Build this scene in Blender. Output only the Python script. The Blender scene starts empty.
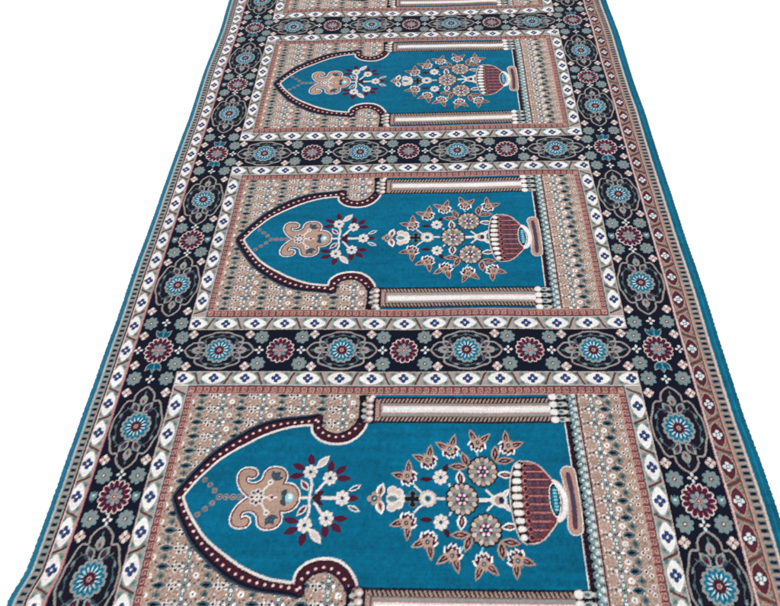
import bpy, math, random
import numpy as np

random.seed(7)
rng = np.random.default_rng(7)
PI = math.pi
col = bpy.context.scene.collection

# ------------------------------------------------------------------ colours
def lin(h):
    h = h.lstrip('#')
    out = []
    for k in (0, 2, 4):
        c = int(h[k:k+2], 16) / 255.0
        out.append(c / 12.92 if c <= 0.04045 else ((c + 0.055) / 1.055) ** 2.4)
    return np.array(out, dtype=np.float32)

C = {k: lin(v) for k, v in dict(
    navy='#15192a', plum='#1f1a28', burg='#52203a', burgl='#7a3350', maroon='#43202f',
    teal='#03698b', teald='#085973', tealb='#0a7693', sky='#8ccfde', pale='#d3ecf0',
    cream='#ece4de', white='#f6f4f2', pink='#e3c1c0', rose='#c98f92',
    tan='#b7998a', tanl='#d9c9c0', taup='#9d8d88', grey='#98a09f', greyl='#bcc1bd', gteal='#7b9396',
    gtd='#4f6b74', slate='#3c4c5c', olive='#6f7d76', brown='#5c4240', black='#16141f',
    rust='#8a5a58', wine='#5a2c3a', vred='#74383c', red='#7e464b', redl='#c9a294', blue='#33497a', blued='#232f55', sage='#7f9690',
    guardbg='#afa49e', dash='#a09d97', bind='#056480').items()}

# ------------------------------------------------------------------ knot canvas (millimetres of the woven design)
X0, X1, HP = -107.0, 1080.0, 317.0          # rug width, half a repeat
SS = 3
NXK, NYK = 700, 340                         # knots across, knots per repeat
W_, H_ = NXK * SS, NYK * SS
xs = X0 + (np.arange(W_) + 0.5) * (X1 - X0) / W_
ys = -HP + (np.arange(H_) + 0.5) * (2 * HP) / H_
img = np.zeros((H_, W_, 3), dtype=np.float32)
idm = np.zeros((H_, W_), dtype=np.uint8)
AN = 1.148                                  # knots are taller than wide in the design grid
RID = [0]
CLIP = [None]

def fill(pts, c):
    p = np.asarray(pts, dtype=np.float64)
    x_lo, y_lo = p.min(0); x_hi, y_hi = p.max(0)
    i0, i1 = np.searchsorted(xs, [x_lo, x_hi]); j0, j1 = np.searchsorted(ys, [y_lo, y_hi])
    if i1 <= i0 or j1 <= j0:
        return
    if CLIP[0]:
        a0, a1 = np.searchsorted(xs, CLIP[0][0:2]); b0, b1 = np.searchsorted(ys, CLIP[0][2:4])
        i0, i1, j0, j1 = max(i0, a0), min(i1, a1), max(j0, b0), min(j1, b1)
        if i1 <= i0 or j1 <= j0:
            return
    X = xs[i0:i1]; Y = ys[j0:j1]
    ins = np.zeros((j1 - j0, i1 - i0), dtype=bool)
    q = np.roll(p, -1, axis=0)
    for (ax, ay), (bx, by) in zip(p, q):
        if ay == by:
            continue
        cnd = (ay > Y) != (by > Y)
        if not cnd.any():
            continue
        xi = ax + (Y - ay) * (bx - ax) / (by - ay)
        ins ^= cnd[:, None] & (X[None, :] < xi[:, None])
    img[j0:j1, i0:i1][ins] = C[c] if isinstance(c, str) else c
    if RID[0] is not None:
        idm[j0:j1, i0:i1][ins] = RID[0]

def rect(x0, y0, x1, y1, c):
    fill([(x0, y0), (x1, y0), (x1, y1), (x0, y1)], c)

class T:                                    # local, undistorted millimetres -> design millimetres
    def __init__(s, cx, cy, rot=0, sx=1, sy=1, an=AN):
        s.cx, s.cy, s.c, s.s, s.sx, s.sy, s.an = cx, cy, math.cos(rot), math.sin(rot), sx, sy, an
    def __call__(s, pts):
        o = []
        for x, y in pts:
            x *= s.sx; y *= s.sy
            o.append((s.cx + s.c * x - s.s * y, s.cy + s.an * (s.s * x + s.c * y)))
        return o

def poly(t, pts, c): fill(t(pts), c)

def ell(t, cx, cy, rx, ry, c, ang=0, n=14):
    ca, sa = math.cos(ang), math.sin(ang)
    poly(t, [(cx + ca * rx * math.cos(a) - sa * ry * math.sin(a), cy + sa * rx * math.cos(a) + ca * ry * math.sin(a))
             for a in [2 * PI * k / n for k in range(n)]], c)

def leaf(t, cx, cy, L, w, c, ang=0):
    ca, sa = math.cos(ang), math.sin(ang)
    pr = [(-1, 0), (-.6, .62), (-.1, 1), (.4, .78), (1, 0), (.4, -.78), (-.1, -1), (-.6, -.62)]
    poly(t, [(cx + ca * L * a - sa * w * b, cy + sa * L * a + ca * w * b) for a, b in pr], c)

def stroke(t, pts, w, c, closed=False):
    p = list(pts)
    if closed: p = p + [p[0]]
    for (ax, ay), (bx, by) in zip(p[:-1], p[1:]):
        dx, dy = bx - ax, by - ay
        L = math.hypot(dx, dy)
        if L < 1e-6: continue
        nx, ny = -dy / L * w / 2, dx / L * w / 2
        poly(t, [(ax + nx, ay + ny), (bx + nx, by + ny), (bx - nx, by - ny), (ax - nx, ay - ny)], c)
    if w > 2:
        for x, y in p: ell(t, x, y, w / 2, w / 2, c, n=8)

def smooth(pts, n=8, closed=False):
    P = [np.array(p, float) for p in pts]
    m = len(P); out = []
    rngk = range(m if closed else m - 1)
    for i in rngk:
        p0 = P[(i - 1) % m] if closed or i > 0 else P[0]
        p1 = P[i]; p2 = P[(i + 1) % m]
        p3 = P[(i + 2) % m] if closed or i + 2 < m else P[-1]
        for k in range(n):
            u = k / n
            out.append(tuple(0.5 * ((2 * p1) + (-p0 + p2) * u + (2 * p0 - 5 * p1 + 4 * p2 - p3) * u * u + (-p0 + 3 * p1 - 3 * p2 + p3) * u ** 3)))
    if not closed: out.append(tuple(P[-1]))
    return out

def along(pts, step, start=0.0):
    out = []; acc = start
    for (ax, ay), (bx, by) in zip(pts[:-1], pts[1:]):
        L = math.hypot(bx - ax, by - ay)
        while acc <= L and L > 0:
            out.append((ax + (bx - ax) * acc / L, ay + (by - ay) * acc / L)); acc += step
        acc -= L
    return out

# ------------------------------------------------------------------ border motifs
def burgundy_rosette(t, r=27):
    n = 15
    for k in range(n):
        a = 2 * PI * k / n
        ell(t, (r - 4.6) * math.cos(a), (r - 4.6) * math.sin(a), 6.2, 5.4, 'cream' if k % 2 else 'pink', a, 10)
    for k in range(n):
        a = 2 * PI * k / n
        ell(t, (r - 6.6) * math.cos(a), (r - 6.6) * math.sin(a), 6.6, 4.0, 'burg', a, 10)
    ell(t, 0, 0, r - 9, r - 9, 'burg', n=20)
    for k in range(n):
        a = 2 * PI * (k + .5) / n
        leaf(t, (r - 7.2) * math.cos(a), (r - 7.2) * math.sin(a), 2.8, .6, 'rose', a)
    ell(t, 0, 0, r - 13, r - 13, 'maroon', n=20)
    for k in range(8):
        a = 2 * PI * k / 8
        ell(t, 10.0 * math.cos(a), 10.0 * math.sin(a), 4.9, 3.5, 'gteal' if k % 2 else 'grey', a, 8)
    ell(t, 0, 0, 5.8, 5.8, 'rose', n=10)
    ell(t, 0, 0, 3.6, 3.6, 'maroon', n=8)
    ell(t, 0, 0, 2.0, 2.0, 'pink', n=8)

def blue_rosette(t, r=27):
    n = 14
    for k in range(n):
        a = 2 * PI * k / n
        ell(t, (r - 4.6) * math.cos(a), (r - 4.6) * math.sin(a), 5.6, 5.6, 'grey', a, 10)
    for k in range(n):
        a = 2 * PI * k / n
        ell(t, (r - 9.2) * math.cos(a), (r - 9.2) * math.sin(a), 6.4, 4.0, 'tealb', a, 10)
    ell(t, 0, 0, r - 12, r - 12, 'teald', n=20)
    for k in range(n):
        a = 2 * PI * k / n
        leaf(t, (r - 13) * math.cos(a), (r - 13) * math.sin(a), 5.2, 1.35, 'pale', a)
    ell(t, 0, 0, 9.6, 9.6, 'burg', n=14)
    for k in range(7):
        a = 2 * PI * k / 7
        ell(t, 5.0 * math.cos(a), 5.0 * math.sin(a), 2.2, 1.3, 'maroon', a, 6)
    ell(t, 0, 0, 4.2, 4.2, 'tan', n=10)
    ell(t, 0, 0, 1.6, 1.6, 'burgl', n=8)

def grey_flower(t, r=14.5):
    for k in range(8):
        a = 2 * PI * k / 8 + .2
        ell(t, (r - 4.6) * math.cos(a), (r - 4.6) * math.sin(a), 4.9, 4.2, 'gteal', a, 9)
    ell(t, 0, 0, r - 5, r - 5, 'gteal', n=14)
    for k in range(8):
        a = 2 * PI * k / 8 + .2
        leaf(t, 7.2 * math.cos(a), 7.2 * math.sin(a), 3.2, 1.3, 'taup', a)
    ell(t, 0, 0, 4.6, 4.6, 'olive', n=10)
    ell(t, 0, 0, 3.2, 3.2, 'burg', n=8)
    ell(t, 0, 0, 1.9, 1.9, 'cream', n=8)

def cream_flower(t, r=9.2):
    for k in range(4):
        a = PI / 2 * k + PI / 4
        ell(t, 6.6 * math.cos(a), 6.6 * math.sin(a), 2.0, 1.8, 'taup', a, 7)
    for k in range(4):
        a = PI / 2 * k
        ell(t, (r - 3.6) * math.cos(a), (r - 3.6) * math.sin(a), 3.8, 3.3, 'cream' if k % 2 else 'pink', a, 9)
    ell(t, 0, 0, 3.4, 3.4, 'tanl', n=8)
    ell(t, 0, 0, 1.7, 1.7, 'brown', n=8)

def white_flower(t, r=8.5):
    for k in range(4):
        a = PI / 2 * k
        ell(t, (r - 3.2) * math.cos(a), (r - 3.2) * math.sin(a), 3.4, 2.4, 'pale' if k % 2 else 'cream', a, 8)
    ell(t, 0, 0, 2.4, 2.4, 'burgl', n=8)

def tulip(t):                                # points towards +x, foot at 0
    leaf(t, 9, 0, 15, 6.5, 'grey'); leaf(t, 9, 9, 12, 5.2, 'grey', .62); leaf(t, 9, -9, 12, 5.2, 'grey', -.62)
    leaf(t, 10, 0, 12, 4.6, 'tealb'); leaf(t, 9, 9, 9, 3.4, 'teald', .62); leaf(t, 9, -9, 9, 3.4, 'teald', -.62)
    leaf(t, 10, 4.8, 8, 2.8, 'teald', .28); leaf(t, 10, -4.8, 8, 2.8, 'teald', -.28)
    stroke(t, [(0, 0), (19, 0)], .9, 'greyl')

def side_bud(t):
    leaf(t, 0, 0, 10, 7, 'gtd'); leaf(t, 1, 3.2, 8, 3, 'gteal', .3); leaf(t, 1, -3.2, 8, 3, 'gteal', -.3)
    ell(t, 2, 0, 2.2, 2.2, 'pale', n=8)

Q = [(1.0, 0), (.95, .15), (.87, .30), (.77, .40), (.655, .41), (.635, .50), (.64, .62), (.57, .74), (.46, .81), (.33, .88), (.20, .98), (0, 1.0)]
def cartouche(t, a, b):
    q = smooth(Q, 4)
    ring = [(a * x, b * y) for x, y in q] + [(-a * x, b * y) for x, y in q[::-1]] + \
           [(-a * x, -b * y) for x, y in q] + [(a * x, -b * y) for x, y in q[::-1]]
    poly(t, ring, 'plum')
    stroke(t, ring, 3.4, 'taup', True)
    stroke(t, ring, 1.6, 'grey', True)
    for s in (1, -1):                       # palmettes either side of the rosette
        tt = T(t.cx, t.cy, math.atan2(t.s, t.c) + (PI if s < 0 else 0), 1, 1, t.an)
        for u in (1, -1):
            leaf(tt, 36, 11.5 * u, 13, 8, 'grey', .6 * u); leaf(tt, 36, 11 * u, 8.5, 4.4, 'burg', .5 * u); leaf(tt, 38, 12 * u, 4, 1.6, 'slate', .5 * u)
            leaf(tt, 31, 17 * u, 7, 3, 'slate', .9 * u)
        leaf(tt, a * .66, 0, 12, 7.8, 'grey'); leaf(tt, a * .66 - 2, 0, 7.5, 4, 'taup'); leaf(tt, a * .66 - 3, 0, 4, 2, 'burgl')
        leaf(tt, a * .84, 0, 5, 2.2, 'gtd')
        for u in (1, -1):
            stroke(tt, smooth([(a * .52, 0), (a * .56, b * .22 * u), (a * .44, b * .46 * u), (a * .48, b * .60 * u)], 4), 1.5, 'olive')
            stroke(tt, smooth([(4, b * .80 * u), (16, b * .72 * u), (26, b * .70 * u), (34, b * .52 * u)], 4), 1.5, 'gtd')
            leaf(tt, 21, b * .76 * u, 5.5, 2.2, 'gteal', -.3 * u)
    for u in (1, -1):
        leaf(t, 0, b * .82 * u, 5, 2.6, 'gtd')
    blue_rosette(t, 27)

def guard_unit(t, half, parity, kind):
    if kind == 'light':
        bg, loz, fl, ce, lf, sl, ln = 'guardbg', 'white', 'blue', 'cream', 'sage', 'brown', 'tanl'
    else:
        bg, loz, fl, ce, lf, sl, ln = 'rust', 'wine', 'pale', 'blued', 'olive', 'brown', 'rose'
    h = 13.2
    poly(t, [(-half, -h), (half, -h), (half, h), (-half, h)], bg)
    pts = smooth([(-half * .82, 0), (-half * .44, h * .68), (0, h * .92), (half * .44, h * .68), (half * .82, 0), (half * .44, -h * .68), (0, -h * .92), (-half * .44, -h * .68)], 3, True)
    poly(t, pts, loz)
    if kind != 'light':
        stroke(t, pts, 2.0, 'tan', True)
    for s in (1, -1):
        for u in (1, -1):
            leaf(t, s * half * .72, u * h * .68, 7.4, 3.9, lf, -s * u * .75)
            leaf(t, s * half * .70, u * h * .66, 3.6, 1.3, 'gtd', -s * u * .75)
    k = 5.4 if kind == 'light' else 5.2
    for dx, dy in ((k, 0), (-k, 0), (0, k), (0, -k)):
        ell(t, dx, dy, 4.5 if kind == 'light' else 3.6, 4.1 if kind == 'light' else 3.4, fl, 0, 8)
        if kind != 'light': ell(t, dx * 1.1, dy * 1.1, 1.7, 1.7, 'cream', 0, 6)
    ell(t, 0, 0, 3.6, 3.6, 'blued' if kind == 'light' else 'blued', n=8)
    ell(t, 0, 0, 2.3, 2.3, ce if kind == 'light' else 'cream', n=8)
    s = parity
    stroke(t, [(half - 5.5, -s * h * .95), (half - 1.8, -s * h * .35), (half + 1.8, s * h * .35), (half + 5.5, s * h * .95)], 2.6, sl)

def guard_slash(t, half, parity, kind):
    h = 13.2; s = parity
    if kind == 'dark':
        for o in (-6.2, 6.2):
            stroke(t, [(half - 7 + o, -s * h * .95), (half - 2.5 + o, -s * h * .3), (half + 2.5 + o, s * h * .3), (half + 7 + o, s * h * .95)], 1.6, 'tan')
        for o in (-9, 9):
            leaf(t, half + o, s * h * .55 * (-1 if o > 0 else 1), 5, 3.2, 'tan'); leaf(t, half + o, s * h * .55 * (-1 if o > 0 else 1), 3, 1.8, 'olive')
    stroke(t, [(half - 5.5, -s * h * .95), (half - 1.8, -s * h * .35), (half + 1.8, s * h * .35), (half + 6.5, s * h * .95)], 3.9, 'brown')

def key_unit(t, L):
    s = L / 14.0
    p = [(-6.2, -4.4), (4.2, -4.4), (4.2, 3.9), (-3.6, 3.9), (-3.6, -.8), (.8, -.8), (.8, 1.2)]
    stroke(t, [(x * s, y) for x, y in p], 1.55, 'redl')

# ------------------------------------------------------------------ paint one repeat
R_MAIN, R_GL, R_GR, R_BL, R_BR = 1, 2, 3, 4, 5
R_GROUND, R_FRAME, R_NICHE, R_ARCH, R_COLT, R_COLB, R_VASE, R_BOUQ, R_PEND, R_SPRAY = 10, 11, 12, 13, 14, 15, 16, 17, 18, 19

RID[0] = R_MAIN
rect(-60, -330, 1025, 330, 'navy')
for X in (0, 960):
    cartouche(T(X, 140, PI / 2), 77, 45); cartouche(T(X, -140, PI / 2), 77, 45)
    mx = 1 if X == 0 else -1
    burgundy_rosette(T(X, 0))
    for sx in (1, -1):
        for sy in (1, -1):
            grey_flower(T(X + sx * 30, sy * 40)); cream_flower(T(X + sx * 37, sy * 71))
            grey_flower(T(X + sx * 31, sy * (317 - 69))); cream_flower(T(X + sx * 37, sy * (317 - 102)))
        side_bud(T(X + sx * 37, 0, PI / 2))
        white_flower(T(X, sx * 42)); white_flower(T(X, sx * (317 - 71)))
    for cy in (317, -317):
        for s in (1, -1):
            tulip(T(X, cy + s * 30, s * PI / 2))
            white_flower(T(X + s * 40, cy))
            cream_flower(T(X - mx * 38, cy + s * 37)); cream_flower(T(X + mx * 62, cy + s * 40))
            grey_flower(T(X + mx * 40, cy + s * 33))
        burgundy_rosette(T(X, cy))
for cy in (317, -317):
    for cx in (120, 360, 600, 840):
        cartouche(T(cx, cy), 68, 40)
        for s in (1, -1):
            for u in (1, -1):
                if 60 < cx + s * 60 < 900 and not (cx == 120 and s < 0) and not (cx == 840 and s > 0):
                    cream_flower(T(cx + s * 56, cy + u * 40)); grey_flower(T(cx + s * 80, cy + u * 33))
    for cx in (240, 480, 720):
        for s in (1, -1):
            white_flower(T(cx + s * 41, cy))
        burgundy_rosette(T(cx, cy), 26)

# outer guards and dashed stripes
for side in (0, 1):
    m = lambda d: (d if side == 0 else 960 - d)      # mirrored about the middle
    def vr(a, b, c):
        rect(min(a, b), -330, max(a, b), 330, c)
    RID[0] = R_GL if side == 0 else R_GR
    gx = -65.0 if side == 0 else 1023.5
    e = [-96.5, -93.5, -79.5, -76.5, -52.0, -49.0] if side == 0 else [1061, 1057, 1041, 1037.5, 1011.5, 1008]
    vr(e[0], e[5], 'guardbg' if side == 0 else 'rust')
    for k in range(-5, 6):
        guard_unit(T(gx, k * 63.4, PI / 2), 27.6, 1 if k % 2 else -1, 'light' if side == 0 else 'dark')
    for k in range(-6, 6):
        guard_slash(T(gx, k * 63.4, PI / 2), 27.6, 1 if k % 2 else -1, 'light' if side == 0 else 'dark')
    vr(e[4], e[5], 'rose' if side == 0 else 'pink')
    vr(e[5], e[5] + (1.5 if side == 0 else -1.5), 'maroon')
    vr(e[2], e[3], 'maroon' if side == 0 else 'tan'); 
    vr(e[3], e[3] + (2.2 if side == 0 else -1.5), 'pink' if side == 0 else 'red')
    vr(e[1], e[2], 'dash' if side == 0 else 'taup')
    for k in range(-25, 26):
        yc = k * 12.68
        if side == 0:
            rect(-91.5, yc - 3.6, -81.5, yc + 3.4, 'gtd'); rect(-90, yc - 2.4, -83, yc + 2.2, 'navy')
            rect(-92.5, yc + 5.2, -80.5, yc + 7.2, 'taup')
        else:
            rect(1043.5, yc - 3.6, 1055.5, yc + 3.2, 'gtd'); rect(1045, yc - 2.6, 1054, yc + 2, 'navy')
            rect(1042, yc + 5.2, 1056.5, yc + 7.4, 'tan')
    vr(e[0], e[1], 'greyl' if side == 0 else 'tanl')
    RID[0] = R_BL if side == 0 else R_BR
    vr(X0 - 2 if side == 0 else X1 + 2, e[0], 'bind')

# prayer panel: guard, key band
RID[0] = R_FRAME
CLIP[0] = (47, 913, -266, 266)
rect(47, -266, 913, 266, 'guardbg')
for s in (1, -1):
    par = 1
    for k in range(15):
        par = -par
        guard_unit(T(61.6 + k * 59.77, s * 248.5), 27.5, par * s, 'light')
        if k == 14: break
    for k in range(15):
        guard_slash(T(61.6 + k * 59.77, s * 248.5), 27.5, (-1 if k % 2 == 0 else 1) * s, 'light') if k < 14 else None
for X in (61.8, 898.5):
    for k in range(-3, 4):
        guard_unit(T(X, k * 62.1, PI / 2), 27.0, 1 if k % 2 else -1, 'light')
    for k in range(-4, 4):
        guard_slash(T(X, k * 62.1, PI / 2), 27.0, 1 if k % 2 else -1, 'light')
    for s in (1, -1):
        CLIP[0] = (47, 76, -266, 266) if X < 100 else (884, 913, -266, 266)
        rect(X - 16, s * 248.5 - 17, X + 16, s * 248.5 + 17, 'white')
        guard_unit(T(X, s * 248.5), 27, 1, 'light')
        CLIP[0] = (47, 913, -266, 266)
for a, c in ((0, 'maroon'), (1.6, 'tanl')):
    for (x0, y0, x1, y1) in ((47 + a, -266 + a, 913 - a, -264.4 + a), (47 + a, 264.4 - a, 913 - a, 266 - a), (47 + a, -266 + a, 48.6 + a, 266 - a), (911.4 - a, -266 + a, 913 - a, 266 - a)):
        rect(x0, y0, x1, y1, c)
rect(75.4, -233, 884.6, 233, 'greyl'); rect(77, -231, 883, 231, 'slate')
rect(78.4, -229.8, 881.6, 229.8, 'red')
n = 57; L = (882 - 78) / n
for k in range(n):
    for s in (1, -1):
        key_unit(T(78 + L * (k + .5), s * 221.4, 0, 1, s), L)
n = 31; L = (221.4 * 2) / n / AN
for k in range(n):
    for X, s in ((84.6, 1), (875.4, -1)):
        key_unit(T(X, -221.4 + L * AN * (k + .5), PI / 2, 1, s), L)
rect(90.5, -213, 869.5, 213, 'redl')
RID[0] = R_GROUND
CLIP[0] = (92, 868, -211.5, 211.5)
rect(92, -211.5, 868, 211.5, 'tan')

def dots4(t, r=5.6):
    for k in range(4):
        a = PI / 2 * k
        ell(t, r * math.cos(a), r * math.sin(a), 4.2, 3.7, 'cream', n=8)
    for k in range(4):
        a = PI / 2 * k
        ell(t, r * math.cos(a), r * math.sin(a), 2.5, 2.3, 'black', n=7)
def tealflower(t, r=7.2):
    for k in range(4):
        a = PI / 2 * k
        ell(t, r * math.cos(a), r * math.sin(a), 4.6, 3.8, 'gtd', a, 8)
    for k in range(4):
        a = PI / 2 * k
        ell(t, r * 1.08 * math.cos(a), r * 1.08 * math.sin(a), 3.2, 2.8, 'pale' if k % 2 else 'white', a, 7)
    ell(t, 0, 0, 1.8, 1.8, 'black', n=7)
def dkleaf(t, L=10.5, w=4.2):
    leaf(t, 0, 0, L + 3, w + 2, 'tanl'); w += 1.2; L += 1.4; leaf(t, 0, 0, L, w, 'gtd'); leaf(t, -1, 0, L * .6, w * .45, 'navy')
def wdot(t):
    ell(t, 0, 0, 5.8, 5.0, 'cream', n=8); ell(t, 0, 0, 3.5, 3.0, 'white', n=8); ell(t, 0, 0, 1.6, 1.5, 'black', n=7)
def blob(t, r=5.5):
    for k in range(4):
        a = PI / 2 * k
        ell(t, r * .5 * math.cos(a), r * .5 * math.sin(a), r * .62, r * .55, 'olive', n=8)
    ell(t, 0, 0, r * .5, r * .5, 'slate', n=7)
def tanblob(t, r=9):
    for k in range(8):
        a = PI / 4 * k
        ell(t, r * .98 * math.cos(a), r * .98 * math.sin(a), 1.9, 1.9, 'cream', n=6)
    ell(t, 0, 0, r * .93, r * .93, 'tan', n=12)

# lighter, greyer ground around the motifs of the spandrels
for r in range(-7, 8):
    y = r * 29.8
    for k in range(-1, 5):
        x = 110 + 74.5 * k
        if x > 430: continue
        poly(T(x + 38, y), [(-20, 0), (0, 8), (20, 0), (0, -8)], 'taup')
        dkleaf(T(x + (0 if k == 0 else 1), y), 11, 4.4)
        dots4(T(x + 21, y)); tealflower(T(x + 40, y))
        tanblob(T(x + 24, y + 14.9)); wdot(T(x + 56, y + 14.9)); blob(T(x + 74, y + 14.9), 6)
        ell(T(x + 40, y + 14.9), 0, 0, 2.6, 4.4, 'gtd', n=8)
        ell(T(x + 40, y + 14.9), 0, 0, 1.0, 1.8, 'pale', n=6)
        for dx, dy, cc in ((8, 8, 'brown'), (8, -8, 'olive'), (30, 6, 'black'), (32, -7, 'cream'), (47, 7, 'brown'), (48, -7, 'cream'), (62, 7, 'black'), (64, -6, 'olive'), (-2, 10, 'cream'), (15, 11, 'gtd'), (69, 2, 'cream'), (56, 3, 'slate')):
            ell(T(x + dx, y + dy), 0, 0, 2.0, 1.7, cc, n=6)
    blob(T(110, y + 14.9), 5.5)
# right-hand spandrel
rect(793, -211.5, 868, 211.5, 'tan')
for r in range(-7, 8):
    y = r * 29.8
    if True:
        tanblob(T(804, y + 14.9), 9.2)
        ell(T(806, y), 0, 0, 2.0, 1.8, 'black'); ell(T(800, y), 0, 0, 1.6, 1.4, 'slate')
        tealflower(T(818, y), 6.6); dkleaf(T(840, y), 9.5, 5.0)
        ell(T(818, y + 14.9), 0, 0, 2.4, 3.4, 'gtd'); ell(T(818, y + 14.9), 0, 0, 1.3, 1.8, 'pale')
        wdot(T(831, y + 14.9)); blob(T(847, y + 14.9), 6.4)
        for dx, dy, cc in ((828, 5, 'cream'), (828, -5, 'brown'), (850, 7, 'olive'), (851, -7, 'cream'), (811, 6, 'gtd'), (811, -6, 'cream'), (838, 9, 'black'), (798, 3, 'cream')):
            ell(T(dx, y + dy), 0, 0, 1.8, 1.6, cc, n=6)
        for dx, dy in ((856, 0), (863, 6.5), (863, -6.5)):
            ell(T(dx, y + dy), 0, 0, 3.6, 3.2, 'cream', n=8); ell(T(dx, y + dy), 0, 0, 1.9, 1.7, 'black', n=7)
        ell(T(863, y + 14.9), 0, 0, 1.3, 1.2, 'burg', n=7)
# niche field
IN = [(118, 0), (133, 27), (152, 53), (166, 70), (187, 88), (208, 103), (229, 117), (255, 130), (280, 139), (303, 143), (317, 144)]
LO = [(319, 143), (322, 128), (335, 114), (351, 107), (369, 105), (387, 109), (403, 121), (414, 138), (418, 152)]
CE = [(109, 0), (124, 28), (141, 55), (156, 76), (177, 97), (198, 115), (219, 130), (243, 142), (267, 149), (291, 152), (313, 155), (330, 159)]
CL = [(331, 159), (329, 144), (337, 131), (350, 122.5), (364, 119.5), (378, 122), (391, 131), (401, 143), (406, 154)]
inn = smooth(IN, 6); lob = smooth(LO, 6); cen = smooth(CE, 6); cel = smooth(CL, 6)
raw = T(0, 0, an=1)
RID[0] = R_NICHE
up = inn + lob + [(430, 152), (430, 211), (772, 211)]
fill(up + [(x, -y) for x, y in up[::-1]], 'teal')
for s in (1, -1):
    tt = T(0, 0, 0, 1, s, an=1)
    RID[0] = R_ARCH
    iso = lambda P: [(x, y / AN) for x, y in P]
    ta = T(0, 0, 0, 1, s)
    stroke(ta, iso([(x - 3.0, y + 3.2) for x, y in cen]), 14, 'slate')
    stroke(ta, iso(cel), 15, 'navy')
    stroke(ta, iso(cen), 15, 'navy')
    fill([(x, s * y) for x, y in cen + inn[::-1]], 'maroon'); fill([(x, s * y) for x, y in cel + lob[::-1]], 'maroon')
    stroke(ta, iso([(x + 1.6, y - 2.2) for x, y in cen]), 10, 'maroon')
    stroke(ta, iso(cel), 10, 'maroon')
    stroke(ta, iso(inn), 4.2, 'cream'); stroke(ta, iso(lob), 4.2, 'cream')
    for x, y in along([(x, y) for x, y in iso(cen)], 12.6, 4):
        x += 1.4; y -= 2.0
        ell(ta, x, y, 2.9, 2.4, 'rose', n=8); ell(ta, x, y, 2.0, 1.7, 'cream', n=8)
    for x, y in along(iso(cel), 12.6, 6):
        ell(ta, x, y, 2.9, 2.4, 'rose', n=8); ell(ta, x, y, 2.0, 1.7, 'cream', n=8)
    # column
    RID[0] = R_COLT if s > 0 else R_COLB
    def R(x0, y0, x1, y1, c): fill([(x0, s * y0), (x1, s * y0), (x1, s * y1), (x0, s * y1)], c)
    R(427, 151, 746, 204.5, 'maroon')
    R(431, 153.5, 746, 202, 'taup')
    for k in range(60):                       # twisted rope edging
        xk = 431 + k * 7.0
        if xk > 741: break
        for (ya, yb) in ((153.5, 162), (193.5, 202)):
            fill([(xk, s * ya), (xk + 3.2, s * ya), (xk + 7.2, s * yb), (xk + 4.0, s * yb)], 'plum')
            fill([(xk + 3.2, s * ya), (xk + 5.4, s * ya), (xk + 9.4, s * yb), (xk + 7.2, s * yb)], 'tan')
    for k in range(8):
        yk = 155 + k * 5.6
        fill([(431, s * yk), (437, s * (yk + 3)), (437, s * (yk + 5)), (431, s * (yk + 2.4))], 'redl')
    R(438, 162, 746, 193.5, 'brown'); R(440, 163.6, 746, 192, 'taup'); R(441, 166, 746, 169, 'grey'); R(441, 187.5, 746, 190, 'grey')
    R(442, 170.5, 746, 188, 'rose'); R(443.5, 172, 746, 186.5, 'cream'); R(446, 175, 746, 183.5, 'white')
    for (ya) in (151, 204.5): R(427, ya - 1, 746, ya + 1, 'black')
    # capital
    R(401, 148, 428, 211, 'navy'); 
    for yk in (158, 172, 186, 200):
        ell(tt, 418, yk, 9.5, 8.4, 'taup'); ell(tt, 411, yk + 5, 5.5, 4, 'greyl'); ell(tt, 421, yk, 6, 5.0, 'tanl'); ell(tt, 422, yk + 1, 3.4, 2.4, 'white'); ell(tt, 411, yk - 2, 2.6, 3, 'brown'); ell(tt, 416, yk - 7, 3, 1.6, 'burgl')
    ell(tt, 425, 207, 4, 4, 'cream'); R(400, 199, 413, 209, 'black')
    # foot of the column
    R(744, 149, 780, 211.5, 'black')
    for yk in (156.5, 172.5, 189, 205.5):
        ell(tt, 750, yk, 8, 7.4, 'tanl'); ell(tt, 750, yk, 6.6, 6, 'white')
        ell(tt, 764, yk, 9, 5.8, 'greyl'); ell(tt, 762, yk, 4.2, 3.2, 'gtd'); ell(tt, 772, yk, 4, 3.6, 'tanl')
# zig-zag stripe closing the niche on the right
RID[0] = R_GROUND
rect(774, -211.5, 794, 211.5, 'gtd')
RID[0] = R_NICHE
rect(766.5, -149, 775, 149, 'navy'); rect(764.4, -149, 766.6, 149, 'cream')
for k in range(-19, 19):
    y = k * 7.9
    if abs(y) < 145: fill([(768, y), (774.5, y + 2), (774.5, y + 5), (770, y + 4)], 'maroon')
RID[0] = R_GROUND
rect(775, -211.5, 793, 211.5, 'gteal')
for k in range(-14, 15):
    y = k * 14.9
    fill([(775, y - 4), (780, y), (775, y + 5)], 'navy')
    ell(T(787, y), 0, 0, 4.6, 4.6, 'greyl', n=8); ell(T(787.5, y), 0, 0, 2.6, 2.6, 'pale', n=8)
    fill([(776, y + 5), (789, y + 8.5), (776, y + 11)], 'gtd'); ell(T(781, y + 7.5), 0, 0, 2.4, 2, 'pale', n=7)
    ell(T(790, y + 7.5), 0, 0, 1.8, 1.8, 'black', n=6)
rect(792, -211.5, 794.4, 211.5, 'burg'); rect(790.7, -211.5, 792, 211.5, 'redl')
rect(775, -211.5, 868, -210.4, 'redl')

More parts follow.
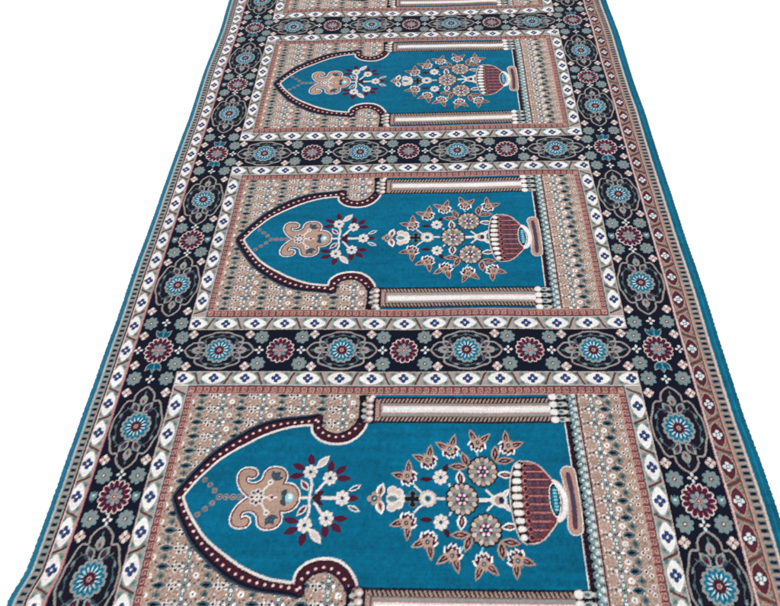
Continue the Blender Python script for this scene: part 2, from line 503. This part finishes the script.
# ------------------------------------------------------------------ pendant, spray of five flowers
RID[0] = R_PEND
for x in (180, 191, 203, 214.5):
    ell(raw, x, 0, 5.4, 5.8, 'taup'); ell(raw, x, 0, 3.4, 3.8, 'teald'); ell(raw, x, 0, 1.7, 1.8, 'tan')
for s in (1, -1):
    for (x, y) in ((170, 11.5), (160, 22), (149, 32)):
        ell(raw, x, s * y, 4.6, 5.0, 'taup', -.6 * s); ell(raw, x, s * y, 2.6, 2.8, 'slate'); ell(raw, x, s * y, 1.2, 1.2, 'tan')
    for (x, y) in ((165, 16), (154, 27), (175, 6)):
        ell(raw, x, s * y, 2, 2, 'gtd')
PO = [(231, 0), (223, 6), (213, 17), (207, 30), (206.5, 43), (211, 51), (221, 54), (231, 52), (236, 45), (233.5, 38), (227, 36.5), (224, 39), (221, 37), (221, 30), (227, 25.5), (236, 25), (244, 29), (249, 36), (251, 46), (256, 53), (265, 56), (277, 54), (285, 47), (287, 36), (284, 25), (293, 25), (304, 20), (311, 9), (312, 0)]
po = smooth(PO, 5)
ring = po + [(x, -y) for x, y in po[::-1]]
stroke(raw, ring, 7.0, 'white', True); fill(ring, 'tan'); stroke(raw, ring, 2.6, 'vred', True)
stroke(raw, [(262 + (x - 262) * .80, y * .80) for x, y in ring if x > 246], 1.2, 'redl')
for s in (1, -1):
    stroke(raw, [(246, s * 4), (262, s * 27)], 3.6, 'cream')
    ell(raw, 262, s * 28, 5, 5.5, 'cream'); ell(raw, 262, s * 28, 2, 2, 'burgl')
    for a, L in ((.1, 11), (1.0, 12), (1.9, 11)):
        leaf(raw, 268 + 6 * math.cos(a), s * (35 + 7 * math.sin(a)), L * .88, 4.8, 'slate', s * a)
        leaf(raw, 268 + 6 * math.cos(a), s * (35 + 7 * math.sin(a)), L * .4, 1.6, 'gtd', s * a)
for k in range(8):
    a = 2 * PI * k / 8
    ell(raw, 243 + 8.6 * math.cos(a), 10.5 * math.sin(a), 5.6, 4.6, 'cream', a); 
for k in range(8):
    a = 2 * PI * k / 8
    ell(raw, 243 + 8.6 * math.cos(a), 10.5 * math.sin(a), 3.6, 2.6, 'gtd' if k % 2 else 'burgl', a)
ell(raw, 243, 0, 3.8, 4.4, 'cream'); ell(raw, 243, 0, 2, 2.2, 'slate')
stroke(raw, [(254, 0), (275, 0)], 4, 'cream'); ell(raw, 266, 0, 5.4, 6.4, 'pink'); ell(raw, 268, 0, 2.6, 3, 'burg')
for a in (-1.0, 0, 1.0):
    leaf(raw, 283 + 8 * math.cos(a), 11 * math.sin(a), 8, 5, 'slate', a)
ell(raw, 297, 0, 7.4, 8.6, 'sky'); ell(raw, 298, 2, 4, 5, 'white')

RID[0] = R_SPRAY
def small_flower(cx, cy, r=11.6):
    t = T(cx, cy)
    for k in range(8):
        a = 2 * PI * k / 8
        ell(t, (r - 3.6) * math.cos(a), (r - 3.6) * math.sin(a), 4.4, 3.7, 'cream', a, 9)
    ell(t, 0, 0, r - 4, r - 4, 'cream', n=12)
    for k in range(8):
        a = 2 * PI * (k + .5) / 8
        stroke(t, [(4 * math.cos(a), 4 * math.sin(a)), ((r - 1) * math.cos(a), (r - 1) * math.sin(a))], .8, 'tan')
    ell(t, 0, 0, 3.3, 3.3, 'teald', n=8)
for s in (1, -1):
    tt = T(0, 0, 0, 1, s, an=1)
    stroke(tt, [(330, 4), (332, 24), (328, 42)], 4.4, 'cream'); stroke(tt, [(340, 10), (352, 28)], 4.6, 'cream')
    for (bx, by, a) in ((302, 62, 2.7), (322, 76, 1.75), (300, 44, 3.35)):
        leaf(tt, bx + 4, by - 3, 13.5, 6.6, 'burg', a)
    leaf(tt, 346, 68, 17, 7.6, 'cream', .9); leaf(tt, 346, 68, 12, 4.2, 'tanl', .9)
    for (bx, by, a) in ((363, 60, 1.5), (380, 54, .75), (386, 38, .0)):
        leaf(tt, bx - 2, by - 1, 13, 6.6, 'burg', a)
    leaf(tt, 320, 23, 13, 6.0, 'cream', 2.2); leaf(tt, 320, 23, 9.5, 3.4, 'burgl', 2.2)
    leaf(tt, 404, 19, 12.5, 5.0, 'cream', .5); leaf(tt, 404, 19, 8.5, 2.3, 'teald', .5)
    leaf(tt, 346, 8, 10, 4.4, 'maroon', .6)
    small_flower(327, s * 49); small_flower(361, s * 37)
stroke(raw, [(314, 0), (372, 0)], 5, 'cream'); stroke(raw, [(350, 0), (372, 0)], 6.5, 'cream')
leaf(raw, 342, 0, 9, 6, 'maroon', 0); leaf(raw, 401, 0, 11, 6.5, 'burg'); small_flower(384, 0, 12)

# ------------------------------------------------------------------ bouquet and vase
RID[0] = R_BOUQ
def big_flower(cx, cy, r=27):
    t = T(cx, cy)
    n = 16
    for k in range(n):
        a = 2 * PI * k / n
        ell(t, (r - 3.6) * math.cos(a), (r - 3.6) * math.sin(a), 5.4, 5.6, 'plum', a, 9)
    for k in range(n):
        a = 2 * PI * k / n
        ell(t, (r - 5.6) * math.cos(a), (r - 5.6) * math.sin(a), 4.8, 3.9, 'tanl' if k % 2 else 'tan', a, 9)
    ell(t, 0, 0, r - 9.5, r - 9.5, 'taup', n=18)
    for k in range(16):
        a = 2 * PI * (k + .5) / 16
        stroke(t, [((r - 9) * math.cos(a), (r - 9) * math.sin(a)), ((r - 3) * math.cos(a), (r - 3) * math.sin(a))], 1.0, 'brown')
    for k in range(12):
        a = 2 * PI * k / 12
        ell(t, (r - 12) * math.cos(a), (r - 12) * math.sin(a), 4.6, 3.3, 'olive' if k % 2 else 'grey', a, 8)
    ell(t, 0, 0, 11, 11, 'burgl', n=14)
    for k in range(6):
        a = 2 * PI * k / 6
        ell(t, 7.4 * math.cos(a), 7.4 * math.sin(a), 2.8, 2.5, 'cream', a, 8)
    ell(t, 0, 0, 4.2, 4.2, 'blued', n=8); ell(t, 0, 0, 1.4, 1.4, 'sky', n=6)
def pleaf(t, x, y, L, w, a, rim='tan', core='maroon'):
    L *= 1.12; w *= 1.2
    leaf(t, x, y, L, w, rim, a); leaf(t, x, y, L * .76, w * .58, core, a); leaf(t, x, y, L * .4, w * .16, 'rose', a)
def bud(cx, cy, up_, s):                     # lotus bud opening away from the stem
    t = T(cx, cy, up_ if s > 0 else -up_, 1, s)
    for a in (1.75, 2.45, 3.14, 3.83, 4.53):
        leaf(t, 9 * math.cos(a), 9.5 * math.sin(a), 9.0, 5.6, 'white', a + (.5 if a < 3 else -.5 if a > 3.3 else 0))
    for a in (1.85, 2.5, 3.14, 3.78, 4.43):
        leaf(t, 8 * math.cos(a), 8.6 * math.sin(a), 6.8, 3.5, 'burg', a + (.5 if a < 3 else -.5 if a > 3.3 else 0))
    ell(t, -7, 3, 2.4, 1.2, 'pale', .8); ell(t, -7, -4, 2.4, 1.0, 'pink', -.8)
    for a in (-.9, .9):
        pleaf(t, 14 * math.cos(a), 12.0 * math.sin(a), 14.5, 5.4, a * .7, 'tan', 'plum')
        leaf(t, 9 * math.cos(a * 1.3), 10.0 * math.sin(a * 1.3), 5, 1.4, 'redl', a)
    leaf(t, 7, 0, 7, 3, 'taup', 0)
    ell(t, 1.0, 0, 8.4, 7.6, 'redl'); ell(t, 1.2, 0, 7.0, 6.2, 'tan')
    ell(t, 1, 0, 3.6, 3.4, 'maroon'); ell(t, 1, 0, 1.5, 1.5, 'sky')
for s in (1, -1):
    tt = T(0, 0, 0, 1, s, an=1)
    stroke(tt, [(608, 2), (632, 2)], 3.6, 'cream') if s > 0 else None
    stroke(tt, smooth([(503, 24), (510, 16), (518, 10)], 4), 3.4, 'cream')
    stroke(tt, [(537, 60), (534, 66)], 2.4, 'sky')
    stroke(tt, [(586, 76), (574, 92)], 3.4, 'sky'); stroke(tt, [(610, 84), (608, 96)], 3, 'sky')
    stroke(tt, [(636, 80), (652, 96)], 4, 'cream')
    stroke(tt, [(621, 18), (634, 4)], 4, 'cream'); stroke(tt, [(560, 28), (566, 16)], 3.4, 'cream')
    # leaves behind the large upper flower
    pleaf(tt, 588, 84 - 8, 15, 6, 1.9); pleaf(tt, 576, 62, 15, 6.4, 3.1, 'tan'); pleaf(tt, 640, 88, 15, 6.4, 1.5)
    pleaf(tt, 655, 74, 15, 6.4, .12); pleaf(tt, 655, 47, 13, 6.4, -.1, 'white', 'burg')
    pleaf(tt, 579, 40, 14, 7, 1.65, 'white', 'burg')
    leaf(tt, 522, 37, 12, 5, 'maroon', 3.14); leaf(tt, 555, 59, 10, 5, 'maroon', 1.25)
    small_flower(546, s * 41, 12)
    big_flower(617, s * 53, 25)
for s in (1, -1):
    bud(491, s * 42, 2.25, s); bud(525, s * 74, 2.1, s); bud(563, s * 96, 1.95, s); bud(611, s * 109, 1.35, s); bud(663, s * 103, .95, s)
# axis of the bouquet
for s in (1, -1):
    tt = T(0, 0, 0, 1, s, an=1)
    leaf(tt, 447, 15, 15, 8, 'white', 1.35); leaf(tt, 447, 14, 11, 4.6, 'redl', 1.35); leaf(tt, 447, 14, 7, 2, 'burg', 1.35)
    for (x, y, r) in ((466, 15, 8.5), (477, 11, 8), (481, 3, 7)):
        ell(tt, x, y, r, r * 1.05, 'cream')
    for (x, y, r) in ((466, 15, 6.4), (476, 10, 5.8)):
        ell(tt, x, y, r, r, 'tanl')
    leaf(tt, 652, 12, 11, 4.5, 'white', 1.0); leaf(tt, 652, 12, 8, 2, 'pink', 1.0)
    stroke(tt, [(608, 2), (619, 2)], 4, 'cream')
ell(raw, 467, 0, 11, 12, 'cream'); ell(raw, 467, 0, 8, 6, 'gteal'); stroke(raw, [(455, 0), (478, 0)], 1.6, 'teald')
for (x, y) in ((430, 0), (437, 7), (437, -7), (444, 0)):
    ell(raw, x, y, 5, 5.6, 'tan')
ell(raw, 437, 0, 5, 6, 'slate'); ell(raw, 437, 0, 2, 2.4, 'sky')
for (x, y) in ((492, 0), (508, 0), (500, 10), (500, -10)):
    ell(raw, x, y, 6.2, 6.4, 'olive'); ell(raw, x, y, 4.4, 4.6, 'plum')
ell(raw, 500, 0, 5, 6, 'plum')
stroke(raw, [(536, 1), (562, 1)], 4.2, 'cream')
for k in range(12):
    a = 2 * PI * k / 12
    ell(T(525, 1), 10.5 * math.cos(a), 9.4 * math.sin(a), 4.6, 3.8, 'tanl', a, 8)
ell(T(525, 1), 0, 0, 10.8, 10, 'cream', n=14); ell(T(525, 1), 0, 0, 5.6, 5.6, 'gteal', n=10); ell(T(525, 1), 0, 0, 3.6, 3.6, 'teald', n=10)
stroke(raw, [(606, 1), (634, 1)], 6, 'cream')
poly(raw, smooth([(624, 0), (634, 9), (646, 14), (653, 6), (653, -6), (646, -14), (634, -9)], 4, True), 'cream')
ell(raw, 640, 0, 6.5, 8, 'tan'); ell(raw, 645, 0, 4.4, 7, 'blued')
big_flower(581, 1, 26)

RID[0] = R_VASE
# foot ring of the vase
fr = smooth([(747, 40), (746, 52), (750, 60), (758, 63), (767, 60), (770, 48), (771, 0), (770, -46), (767, -57), (758, -61), (750, -58), (746, -48), (747, -36), (751, 0)], 5, True)
fill(fr, 'tan'); stroke(raw, fr, 1.8, 'cream', True)
fill(smooth([(754, 45), (757, 52), (762, 45), (764, 0), (762, -44), (758, -51), (754, -44), (756, 0)], 4, True), 'burgl')
fill(smooth([(757, 40), (761, 40), (762, -40), (758, -40)], 2, True), 'slate')
body = smooth([(680, 72), (696, 71), (710, 64), (721, 50), (731, 35), (740, 20), (742, 0), (740, -20), (731, -36), (719, -53), (708, -66), (695, -74), (680, -75)], 5)
rib = smooth([(680, 73), (671, 66), (666, 52), (662, 32), (660, 12), (660, -10), (662, -32), (666, -53), (671, -68), (680, -76)], 5)
out = body + rib[::-1]
stroke(raw, out, 4.4, 'tanl', True); fill(out, 'vred')
rows = 9
for k in range(rows):
    y = -60 + k * 15.1
    dl = abs(y) / 70.0
    xa = 690 + 4 * dl * dl; xb = 731 - 34 * dl ** 1.6 if abs(y) > 30 else 722
    if xb - xa < 6: xb = xa + 8
    x = xa
    j = 0
    while x < xb:
        fill([(x, y - 4.0), (x + 3.8, y - 4.0), (x + 3.8, y + 4.0), (x, y + 4.0)], 'slate' if j % 2 == 0 else 'blued')
        rect(x + 1.2, y - 1.2, x + 3.0, y + 1.6, 'gtd')
        x += 6.6; j += 1
    stroke(raw, [(688, y + 7.5), (xb + 4, y + 7.5)], 1.8, 'rose')
    stroke(raw, [(688, y - 7.5), (xb + 4, y - 7.5)], 1.0, 'rose')
bnd = smooth([(686, 70), (682, 52), (679, 20), (679, -20), (682, -54), (686, -72)], 5)
poly(raw, rib + bnd[::-1], 'plum')
for k in range(10):
    y = -65.5 + k * 14.4
    c = (y / 70.0) ** 2
    x0 = 662 + 9.5 * c; x1 = 678.5 + 3.5 * c
    poly(raw, smooth([(x0, y), (x0 + 3, y + 5.4), (x1 - 2, y + 4.8), (x1 + 1, y), (x1 - 2, y - 4.8), (x0 + 3, y - 5.4)], 3, True), 'tanl')
    poly(raw, smooth([(x0 + 1, y), (x0 + 4, y + 4.0), (x1 - 3, y + 3.6), (x1 - 1, y), (x1 - 3, y - 3.6), (x0 + 4, y - 4.0)], 3, True), 'white')
    ell(raw, x1 + 6.2, y, 4.4, 5.4, 'rose'); ell(raw, x1 + 6.8, y, 3.4, 4.2, 'maroon')
cr = smooth([(729, 37), (738, 35), (746, 24), (751, 8), (751, -8), (747, -24), (740, -35), (731, -39), (731, -32), (738, -24), (742, -10), (742, 8), (738, 22)], 5, True)
fill(cr, 'white'); stroke(raw, cr, 1.4, 'tanl', True)
ell(raw, 731, 1, 9.6, 32, 'white'); ell(raw, 731, 1, 8, 29.5, 'black'); ell(raw, 731, 1, 5.6, 25, 'tealb')
for y in range(-18, 22, 6):
    ell(raw, 732, y + 1, 3.4, 2, 'sky')

# ------------------------------------------------------------------ knots: average the woven design down to one colour per knot
kn = img.reshape(NYK, SS, NXK, SS, 3).mean(axis=(1, 3))
jr = rng.integers(0, SS, (NYK, NXK)); ir = rng.integers(0, SS, (NYK, NXK))
one = img[np.arange(NYK)[:, None] * SS + jr, np.arange(NXK)[None, :] * SS + ir]
kn = 0.66 * kn + 0.34 * one
kid = idm.reshape(NYK, SS, NXK, SS)[:, SS // 2, :, SS // 2].copy()
# neighbouring tufts lean into each other, so colours bleed a little
def soft(a, w):
    p = np.pad(a, ((1, 1), (1, 1), (0, 0)), mode='edge')
    return (a * (1 - 4 * w) + w * (p[:-2, 1:-1] + p[2:, 1:-1] + p[1:-1, :-2] + p[1:-1, 2:]))
gm = kid == R_GROUND
cxk = X0 + (np.arange(NXK) + .5) * (X1 - X0) / NXK
cyk = -HP + (np.arange(NYK) + .5) * 2 * HP / NYK
R_SPU, R_SPD, R_END = 20, 21, 22
kid[gm & (cxk[None, :] > 600)] = R_END
kid[gm & (cxk[None, :] <= 600) & (cyk[:, None] > 0)] = R_SPU
kid[gm & (cxk[None, :] <= 600) & (cyk[:, None] <= 0)] = R_SPD
kn = np.clip(soft(kn, -0.06), 0.002, 1)
g_ = kn.mean(axis=2, keepdims=True)
kn = (g_ + (kn - g_) * 1.0) * 0.76

V0, V1 = -1.09, 3.09                        # along the rug, in repeats; 0 is a crossing of the borders
DX = (X1 - X0) / NXK; DY = 2 * HP / NYK
j_lo, j_hi = int(round(V0 * NYK)), int(round(V1 * NYK))
NJ = j_hi - j_lo
jj = np.arange(j_lo, j_hi)
src = jj % NYK                              # canvas row (canvas 0 is a crossing)
colr = kn[src]                              # (NJ, NXK, 3)
ids = kid[src].astype(np.int32)
panel = np.floor_divide(jj, NYK)            # which repeat, -2 .. 3
Yd = (jj + 0.5) * DY
Xd = X0 + (np.arange(NXK) + 0.5) * DX
XX, YY = np.meshgrid(Xd, Yd)

def ss(t): t = np.clip(t, 0, 1); return t * t * (3 - 2 * t)
def vnoise(nx, ny, amp):                    # smooth value noise over the whole rug
    g = rng.standard_normal((ny + 3, nx + 3))
    u = np.linspace(0, nx, NXK); v = np.linspace(0, ny, NJ)
    iu = np.floor(u).astype(int); iv = np.floor(v).astype(int)
    fu = ss(u - iu)[None, :]; fv = ss(v - iv)[:, None]
    a = g[iv][:, iu]; b = g[iv][:, iu + 1]; c = g[iv + 1][:, iu]; d = g[iv + 1][:, iu + 1]
    return amp * ((a * (1 - fu) + b * fu) * (1 - fv) + (c * (1 - fu) + d * fu) * fv)
# the cloth lies a little uneven: small waviness of the rows and selvedges
WX = vnoise(4, 14, 0.8) + vnoise(3, 60, 0.12)
WY = vnoise(8, 14, 0.9)
edge_r = ss((XX - 990) / 60)
WX += edge_r * 1.3 * np.sin(YY / 83.0)
left = 1 - ss((XX + 100) / 140)
WX -= left * 11.0 * ss((-440 - YY) / 55)
WX -= left * 5.0 * ss((YY - 1250) / 200)
WX += rng.standard_normal((NJ, NXK)) * 0.28; WY += rng.standard_normal((NJ, NXK)) * 0.28
WX[:, :2] *= 1
XM = (XX + WX - 480) / 1000.0
YM = (YY + WY) * (552.0 / 634.0) / 1000.0
PILE = 0.0095
lum = colr.mean(axis=2)
ZM = PILE + vnoise(16, 34, 0.0007) + vnoise(4, 9, 0.0012) + rng.standard_normal((NJ, NXK)) * 0.00013
ZM += 0.0005 * np.clip(lum, 0, .6) ** .5
ZM += 0.00045 * (ids == R_NICHE)            # plain ground stands a touch higher than the crowded pattern
# both selvedges roll over and down to the floor
dl = XX - X0; dr = X1 - XX
for d in (dl, dr):
    q = np.clip(1 - d / 6.5, 0, 1)
    ZM -= PILE * 0.62 * (1 - np.sqrt(np.clip(1 - q * q, 0, 1)))
# knot-to-knot dye differences, abrash bands along the weft and slow drifts in tone, stronger on the teal
var = 1 + 0.085 * rng.standard_normal((NJ, NXK)) + 0.03 * rng.standard_normal((NJ, 1)) + vnoise(60, 90, 0.02) + vnoise(4, 160, 0.03)
tealish = (ids == R_NICHE) | (ids == R_BL) | (ids == R_BR)
var = np.where(tealish, 1 + (var - 1) * 0.9 + vnoise(5, 30, 0.05) + vnoise(14, 260, 0.06) + vnoise(260, 420, 0.08) + vnoise(9, 12, 0.04) + vnoise(60, 500, 0.03), var)
sp_ = (ids == R_SPU) | (ids == R_SPD) | (ids == R_END)
var = np.where(sp_, var * (1 + 0.20 * rng.standard_normal((NJ, NXK))), var)
colr = np.clip(colr * var[..., None], 0.002, 1)
grey_ = colr.mean(axis=2, keepdims=True)
colr = np.where(sp_[..., None], grey_ + (colr - grey_) * 0.9, colr)
colr[..., 0] *= (1 + 0.03 * rng.standard_normal((NJ, NXK)))
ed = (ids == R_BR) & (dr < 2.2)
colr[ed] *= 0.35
stripe = (ids == R_BR) & (np.abs(XX - 1070) < 1.2)
colr[stripe] = colr[stripe] * 1.25 + 0.008
colr[(ids == R_BL)] = colr[(ids == R_BL)] * 1.25 + 0.01
tooth = (ids == R_BL) & (dl < 2.4) & ((jj[:, None] // 3) % 2 == 0)
colr[tooth] *= 0.55
colr = np.clip(colr, 0.002, 1)

# ------------------------------------------------------------------ materials
def wool(name, bump=0.5):
    m = bpy.data.materials.new(name); m.use_nodes = True
    nt = m.node_tree; N = nt.nodes; Lk = nt.links
    b = N['Principled BSDF']
    b.inputs['Roughness'].default_value = 0.95
    b.inputs['Specular IOR Level'].default_value = 0.04
    b.inputs['Sheen Weight'].default_value = 0.03
    b.inputs['Sheen Roughness'].default_value = 0.5
    at = N.new('ShaderNodeAttribute'); at.attribute_name = 'knot_colour'
    tc = N.new('ShaderNodeTexCoord')
    n1 = N.new('ShaderNodeTexNoise'); n1.inputs['Scale'].default_value = 900; n1.inputs['Detail'].default_value = 3
    n2 = N.new('ShaderNodeTexNoise'); n2.inputs['Scale'].default_value = 14; n2.inputs['Detail'].default_value = 4
    mp = N.new('ShaderNodeMapping'); mp.inputs['Scale'].default_value = (1, 6, 1)
    Lk.new(tc.outputs['Object'], n1.inputs['Vector']); Lk.new(tc.outputs['Object'], mp.inputs['Vector']); Lk.new(mp.outputs[0], n2.inputs['Vector'])
    r1 = N.new('ShaderNodeMapRange'); r1.inputs['To Min'].default_value = 0.80; r1.inputs['To Max'].default_value = 1.2
    Lk.new(n1.outputs['Fac'], r1.inputs['Value'])
    r2 = N.new('ShaderNodeMapRange'); r2.inputs['To Min'].default_value = 0.88; r2.inputs['To Max'].default_value = 1.12
    Lk.new(n2.outputs['Fac'], r2.inputs['Value'])
    mu = N.new('ShaderNodeMath'); mu.operation = 'MULTIPLY'
    Lk.new(r1.outputs[0], mu.inputs[0]); Lk.new(r2.outputs[0], mu.inputs[1])
    vm = N.new('ShaderNodeVectorMath'); vm.operation = 'SCALE'
    Lk.new(at.outputs['Color'], vm.inputs[0]); Lk.new(mu.outputs[0], vm.inputs['Scale'])
    Lk.new(vm.outputs[0], b.inputs['Base Color'])
    bp = N.new('ShaderNodeBump'); bp.inputs['Strength'].default_value = bump; bp.inputs['Distance'].default_value = 0.0008
    Lk.new(n1.outputs['Fac'], bp.inputs['Height']); Lk.new(bp.outputs[0], b.inputs['Normal'])
    return m
M_WOOL = wool('woven_wool')

def plain(name, c, rough=0.9, scale=60, spread=.08):
    m = bpy.data.materials.new(name); m.use_nodes = True
    N = m.node_tree.nodes; Lk = m.node_tree.links
    b = N['Principled BSDF']; b.inputs['Roughness'].default_value = rough
    b.inputs['Specular IOR Level'].default_value = 0.2
    n = N.new('ShaderNodeTexNoise'); n.inputs['Scale'].default_value = scale
    cr_ = N.new('ShaderNodeValToRGB')
    cr_.color_ramp.elements[0].color = (*[x * (1 - spread) for x in c], 1); cr_.color_ramp.elements[1].color = (*[min(1, x * (1 + spread)) for x in c], 1)
    Lk.new(n.outputs['Fac'], cr_.inputs[0]); Lk.new(cr_.outputs[0], b.inputs['Base Color'])
    return m
M_BACK = plain('jute_backing', (.30, .24, .17), .95, 300, .25)
M_FLOOR = plain('white_floor', (.86, .86, .86), .9, 2, .01)
M_BIND = plain('overlock_yarn', tuple(C['bind'] * 0.8), .9, 500, .35)

# ------------------------------------------------------------------ meshes
verts = np.stack([XM, YM, ZM], axis=-1).reshape(-1, 3).astype(np.float32)
vcol = np.concatenate([colr.reshape(-1, 3), np.ones((NJ * NXK, 1))], axis=1).astype(np.float32)
I = (np.arange(NJ - 1)[:, None] * NXK + np.arange(NXK - 1)[None, :])
quads_all = np.stack([I, I + 1, I + 1 + NXK, I + NXK], axis=-1)     # (NJ-1, NXK-1, 4)
fid = ids[:-1, :-1]
fpan = np.broadcast_to(panel[:-1, None], fid.shape)

def knot_mesh(name, mask, parent, label=None):
    q = quads_all[mask]
    if len(q) == 0: return None
    used, inv = np.unique(q.reshape(-1), return_inverse=True)
    me = bpy.data.meshes.new(name)
    me.vertices.add(len(used)); me.vertices.foreach_set('co', verts[used].reshape(-1))
    me.loops.add(len(inv)); me.loops.foreach_set('vertex_index', inv.astype(np.int32))
    me.polygons.add(len(q)); me.polygons.foreach_set('loop_start', (np.arange(len(q)) * 4).astype(np.int32))
    me.polygons.foreach_set('use_smooth', np.ones(len(q), dtype=bool))
    at = me.attributes.new('knot_colour', 'FLOAT_COLOR', 'POINT')
    at.data.foreach_set('color', vcol[used].reshape(-1))
    me.update(calc_edges=True)
    me.materials.append(M_WOOL)
    o = bpy.data.objects.new(name, me); col.objects.link(o); o.parent = parent
    if label: o['label'] = label
    return o

def free_mesh(name, vs, fs, mat, parent=None):
    me = bpy.data.meshes.new(name); me.from_pydata(vs, [], fs); me.update()
    for p in me.polygons: p.use_smooth = True
    me.materials.append(mat)
    o = bpy.data.objects.new(name, me); col.objects.link(o); o.parent = parent
    return o

rug = bpy.data.objects.new('carpet', None); col.objects.link(rug)
rug['label'] = 'long turquoise and navy woven prayer carpet with a row of niche panels, lying on white'
rug['category'] = 'carpet'

knot_mesh('main_border', fid == R_MAIN, rug, 'navy border of blue medallions and burgundy rosettes')
knot_mesh('outer_guard', fid == R_GL, rug, 'pale narrow outer border with blue diamond flowers')
knot_mesh('outer_guard', fid == R_GR, rug, 'reddish narrow outer border with white flowers')
for rid_, xe, lab in ((R_BL, 0, 'narrow bright teal selvedge on the side of the arch tips'), (R_BR, NXK - 1, 'wide dark teal selvedge on the side of the vases')):
    bo = knot_mesh('selvedge', fid == rid_, rug, lab)
    # whipped overlock stitches wrapping the selvedge down to the floor
    vs, fs = [], []
    sgn = -1 if xe == 0 else 1
    prof = [(0.0, 0.0), (0.0018, -0.0009), (0.0030, -0.0026), (0.0032, -0.0046), (0.0024, -0.0062), (0.0, -0.0068)]
    zt = ZM[:, xe]
    zt0 = zt
    nP = len(prof)
    for j in range(NJ):
        ph = 0.00035 * math.sin(j * 2 * PI / 3.0) + (0.0003 if (j // 3) % 2 else -0.0003)
        topz = float(zt0[j])
        for k, (a, b_) in enumerate(prof):
            vs.append((XM[j, xe] + sgn * (a + ph * (1 if 0 < k < nP - 1 else 0)), YM[j, xe], max(0.0004, topz + b_ * (topz - 0.0004) / 0.0068)))
    for j in range(NJ - 1):
        for k in range(nP - 1):
            a = j * nP + k
            f = (a, a + 1, a + 1 + nP, a + nP)
            fs.append(f if sgn < 0 else f[::-1])
    free_mesh('overlock_edge', vs, fs, M_BIND, bo)
# underside
zb = 0.0008
bp_ = []
for j in (0, NJ // 5, NJ * 2 // 5, NJ * 3 // 5, NJ * 4 // 5, NJ - 1):
    bp_ += [(XM[j, 2], YM[j, 0], zb), (XM[j, -3], YM[j, 0], zb)]
free_mesh('backing', bp_, [(2 * k, 2 * k + 1, 2 * k + 3, 2 * k + 2) for k in range(5)], M_BACK, rug)
for j, nm in ((0, 'end_hem'), (NJ - 1, 'end_hem')):
    vs, fs = [], []
    sg = -1 if j == 0 else 1
    pr = [(0, 0), (.002, -.0008), (.0035, -.003), (.0035, -.006), (.002, -.0087)]
    for i in range(0, NXK, 2):
        for a, b_ in pr: vs.append((XM[j, i], YM[j, i] + sg * a, max(.0005, ZM[j, i] + b_)))
    nP = len(pr); nI = len(range(0, NXK, 2))
    for i in range(nI - 1):
        for k in range(nP - 1):
            a = i * nP + k; fs.append((a, a + nP, a + nP + 1, a + 1))
    free_mesh(nm, vs, fs, M_BIND, rug)

names = {R_SPU: 'spandrel', R_SPD: 'spandrel', R_END: 'end_band', R_NICHE: 'niche_field', R_ARCH: 'arch_outline', R_COLT: 'column', R_COLB: 'column',
         R_VASE: 'vase', R_BOUQ: 'bouquet', R_PEND: 'pendant', R_SPRAY: 'flower_spray'}
for p in (-1, 0, 1, 2):
    pm = fpan == p
    base = knot_mesh('prayer_panel', pm & (fid == R_FRAME), rug)
    for r_, nm in names.items():
        knot_mesh(nm, pm & (fid == r_), base)

# ------------------------------------------------------------------ setting
S = 14.0
fl = free_mesh('floor', [(-S, -S, 0), (S, -S, 0), (S, S, 0), (-S, S, 0)], [(0, 1, 2, 3)], M_FLOOR)
fl['kind'] = 'structure'

# ------------------------------------------------------------------ light: bright even daylight from all round with a faint soft sun
w = bpy.data.worlds.new('World'); bpy.context.scene.world = w; w.use_nodes = True
bg = w.node_tree.nodes['Background']; bg.inputs[0].default_value = (0.97, 0.985, 1.0, 1); bg.inputs[1].default_value = 1.0
sl = bpy.data.lights.new('sun', 'SUN'); sl.energy = 1.25; sl.angle = math.radians(14); sl.color = (1, .97, .93)
so = bpy.data.objects.new('sun', sl); col.objects.link(so)
so.rotation_euler = (math.radians(32), math.radians(-22), 0)

# ------------------------------------------------------------------ camera
from mathutils import Matrix
cam = bpy.data.cameras.new('camera'); co = bpy.data.objects.new('camera', cam); col.objects.link(co)
cam.sensor_fit = 'HORIZONTAL'; cam.sensor_width = 36; cam.lens = 36 * 540 / 780.0
cam.shift_x = -(411 - 390) / 780.0
cam.dof.use_dof = True; cam.dof.focus_distance = 1.08; cam.dof.aperture_fstop = 6.5
cam.clip_start = 0.01; cam.clip_end = 200
Mx = Matrix(((0.9993122, 0.00623103, 0.03655551), (0.01436696, 0.84373632, -0.53656557), (-0.03418657, 0.53672171, 0.84306648))).to_4x4()
Mx.translation = (0.5316709 - 0.48, -0.48004548, 0.92110976 + PILE)
co.matrix_world = Mx
sc = bpy.context.scene
sc.camera = co
sc.view_settings.view_transform = 'Standard'; sc.view_settings.look = 'None'; sc.view_settings.exposure = 0
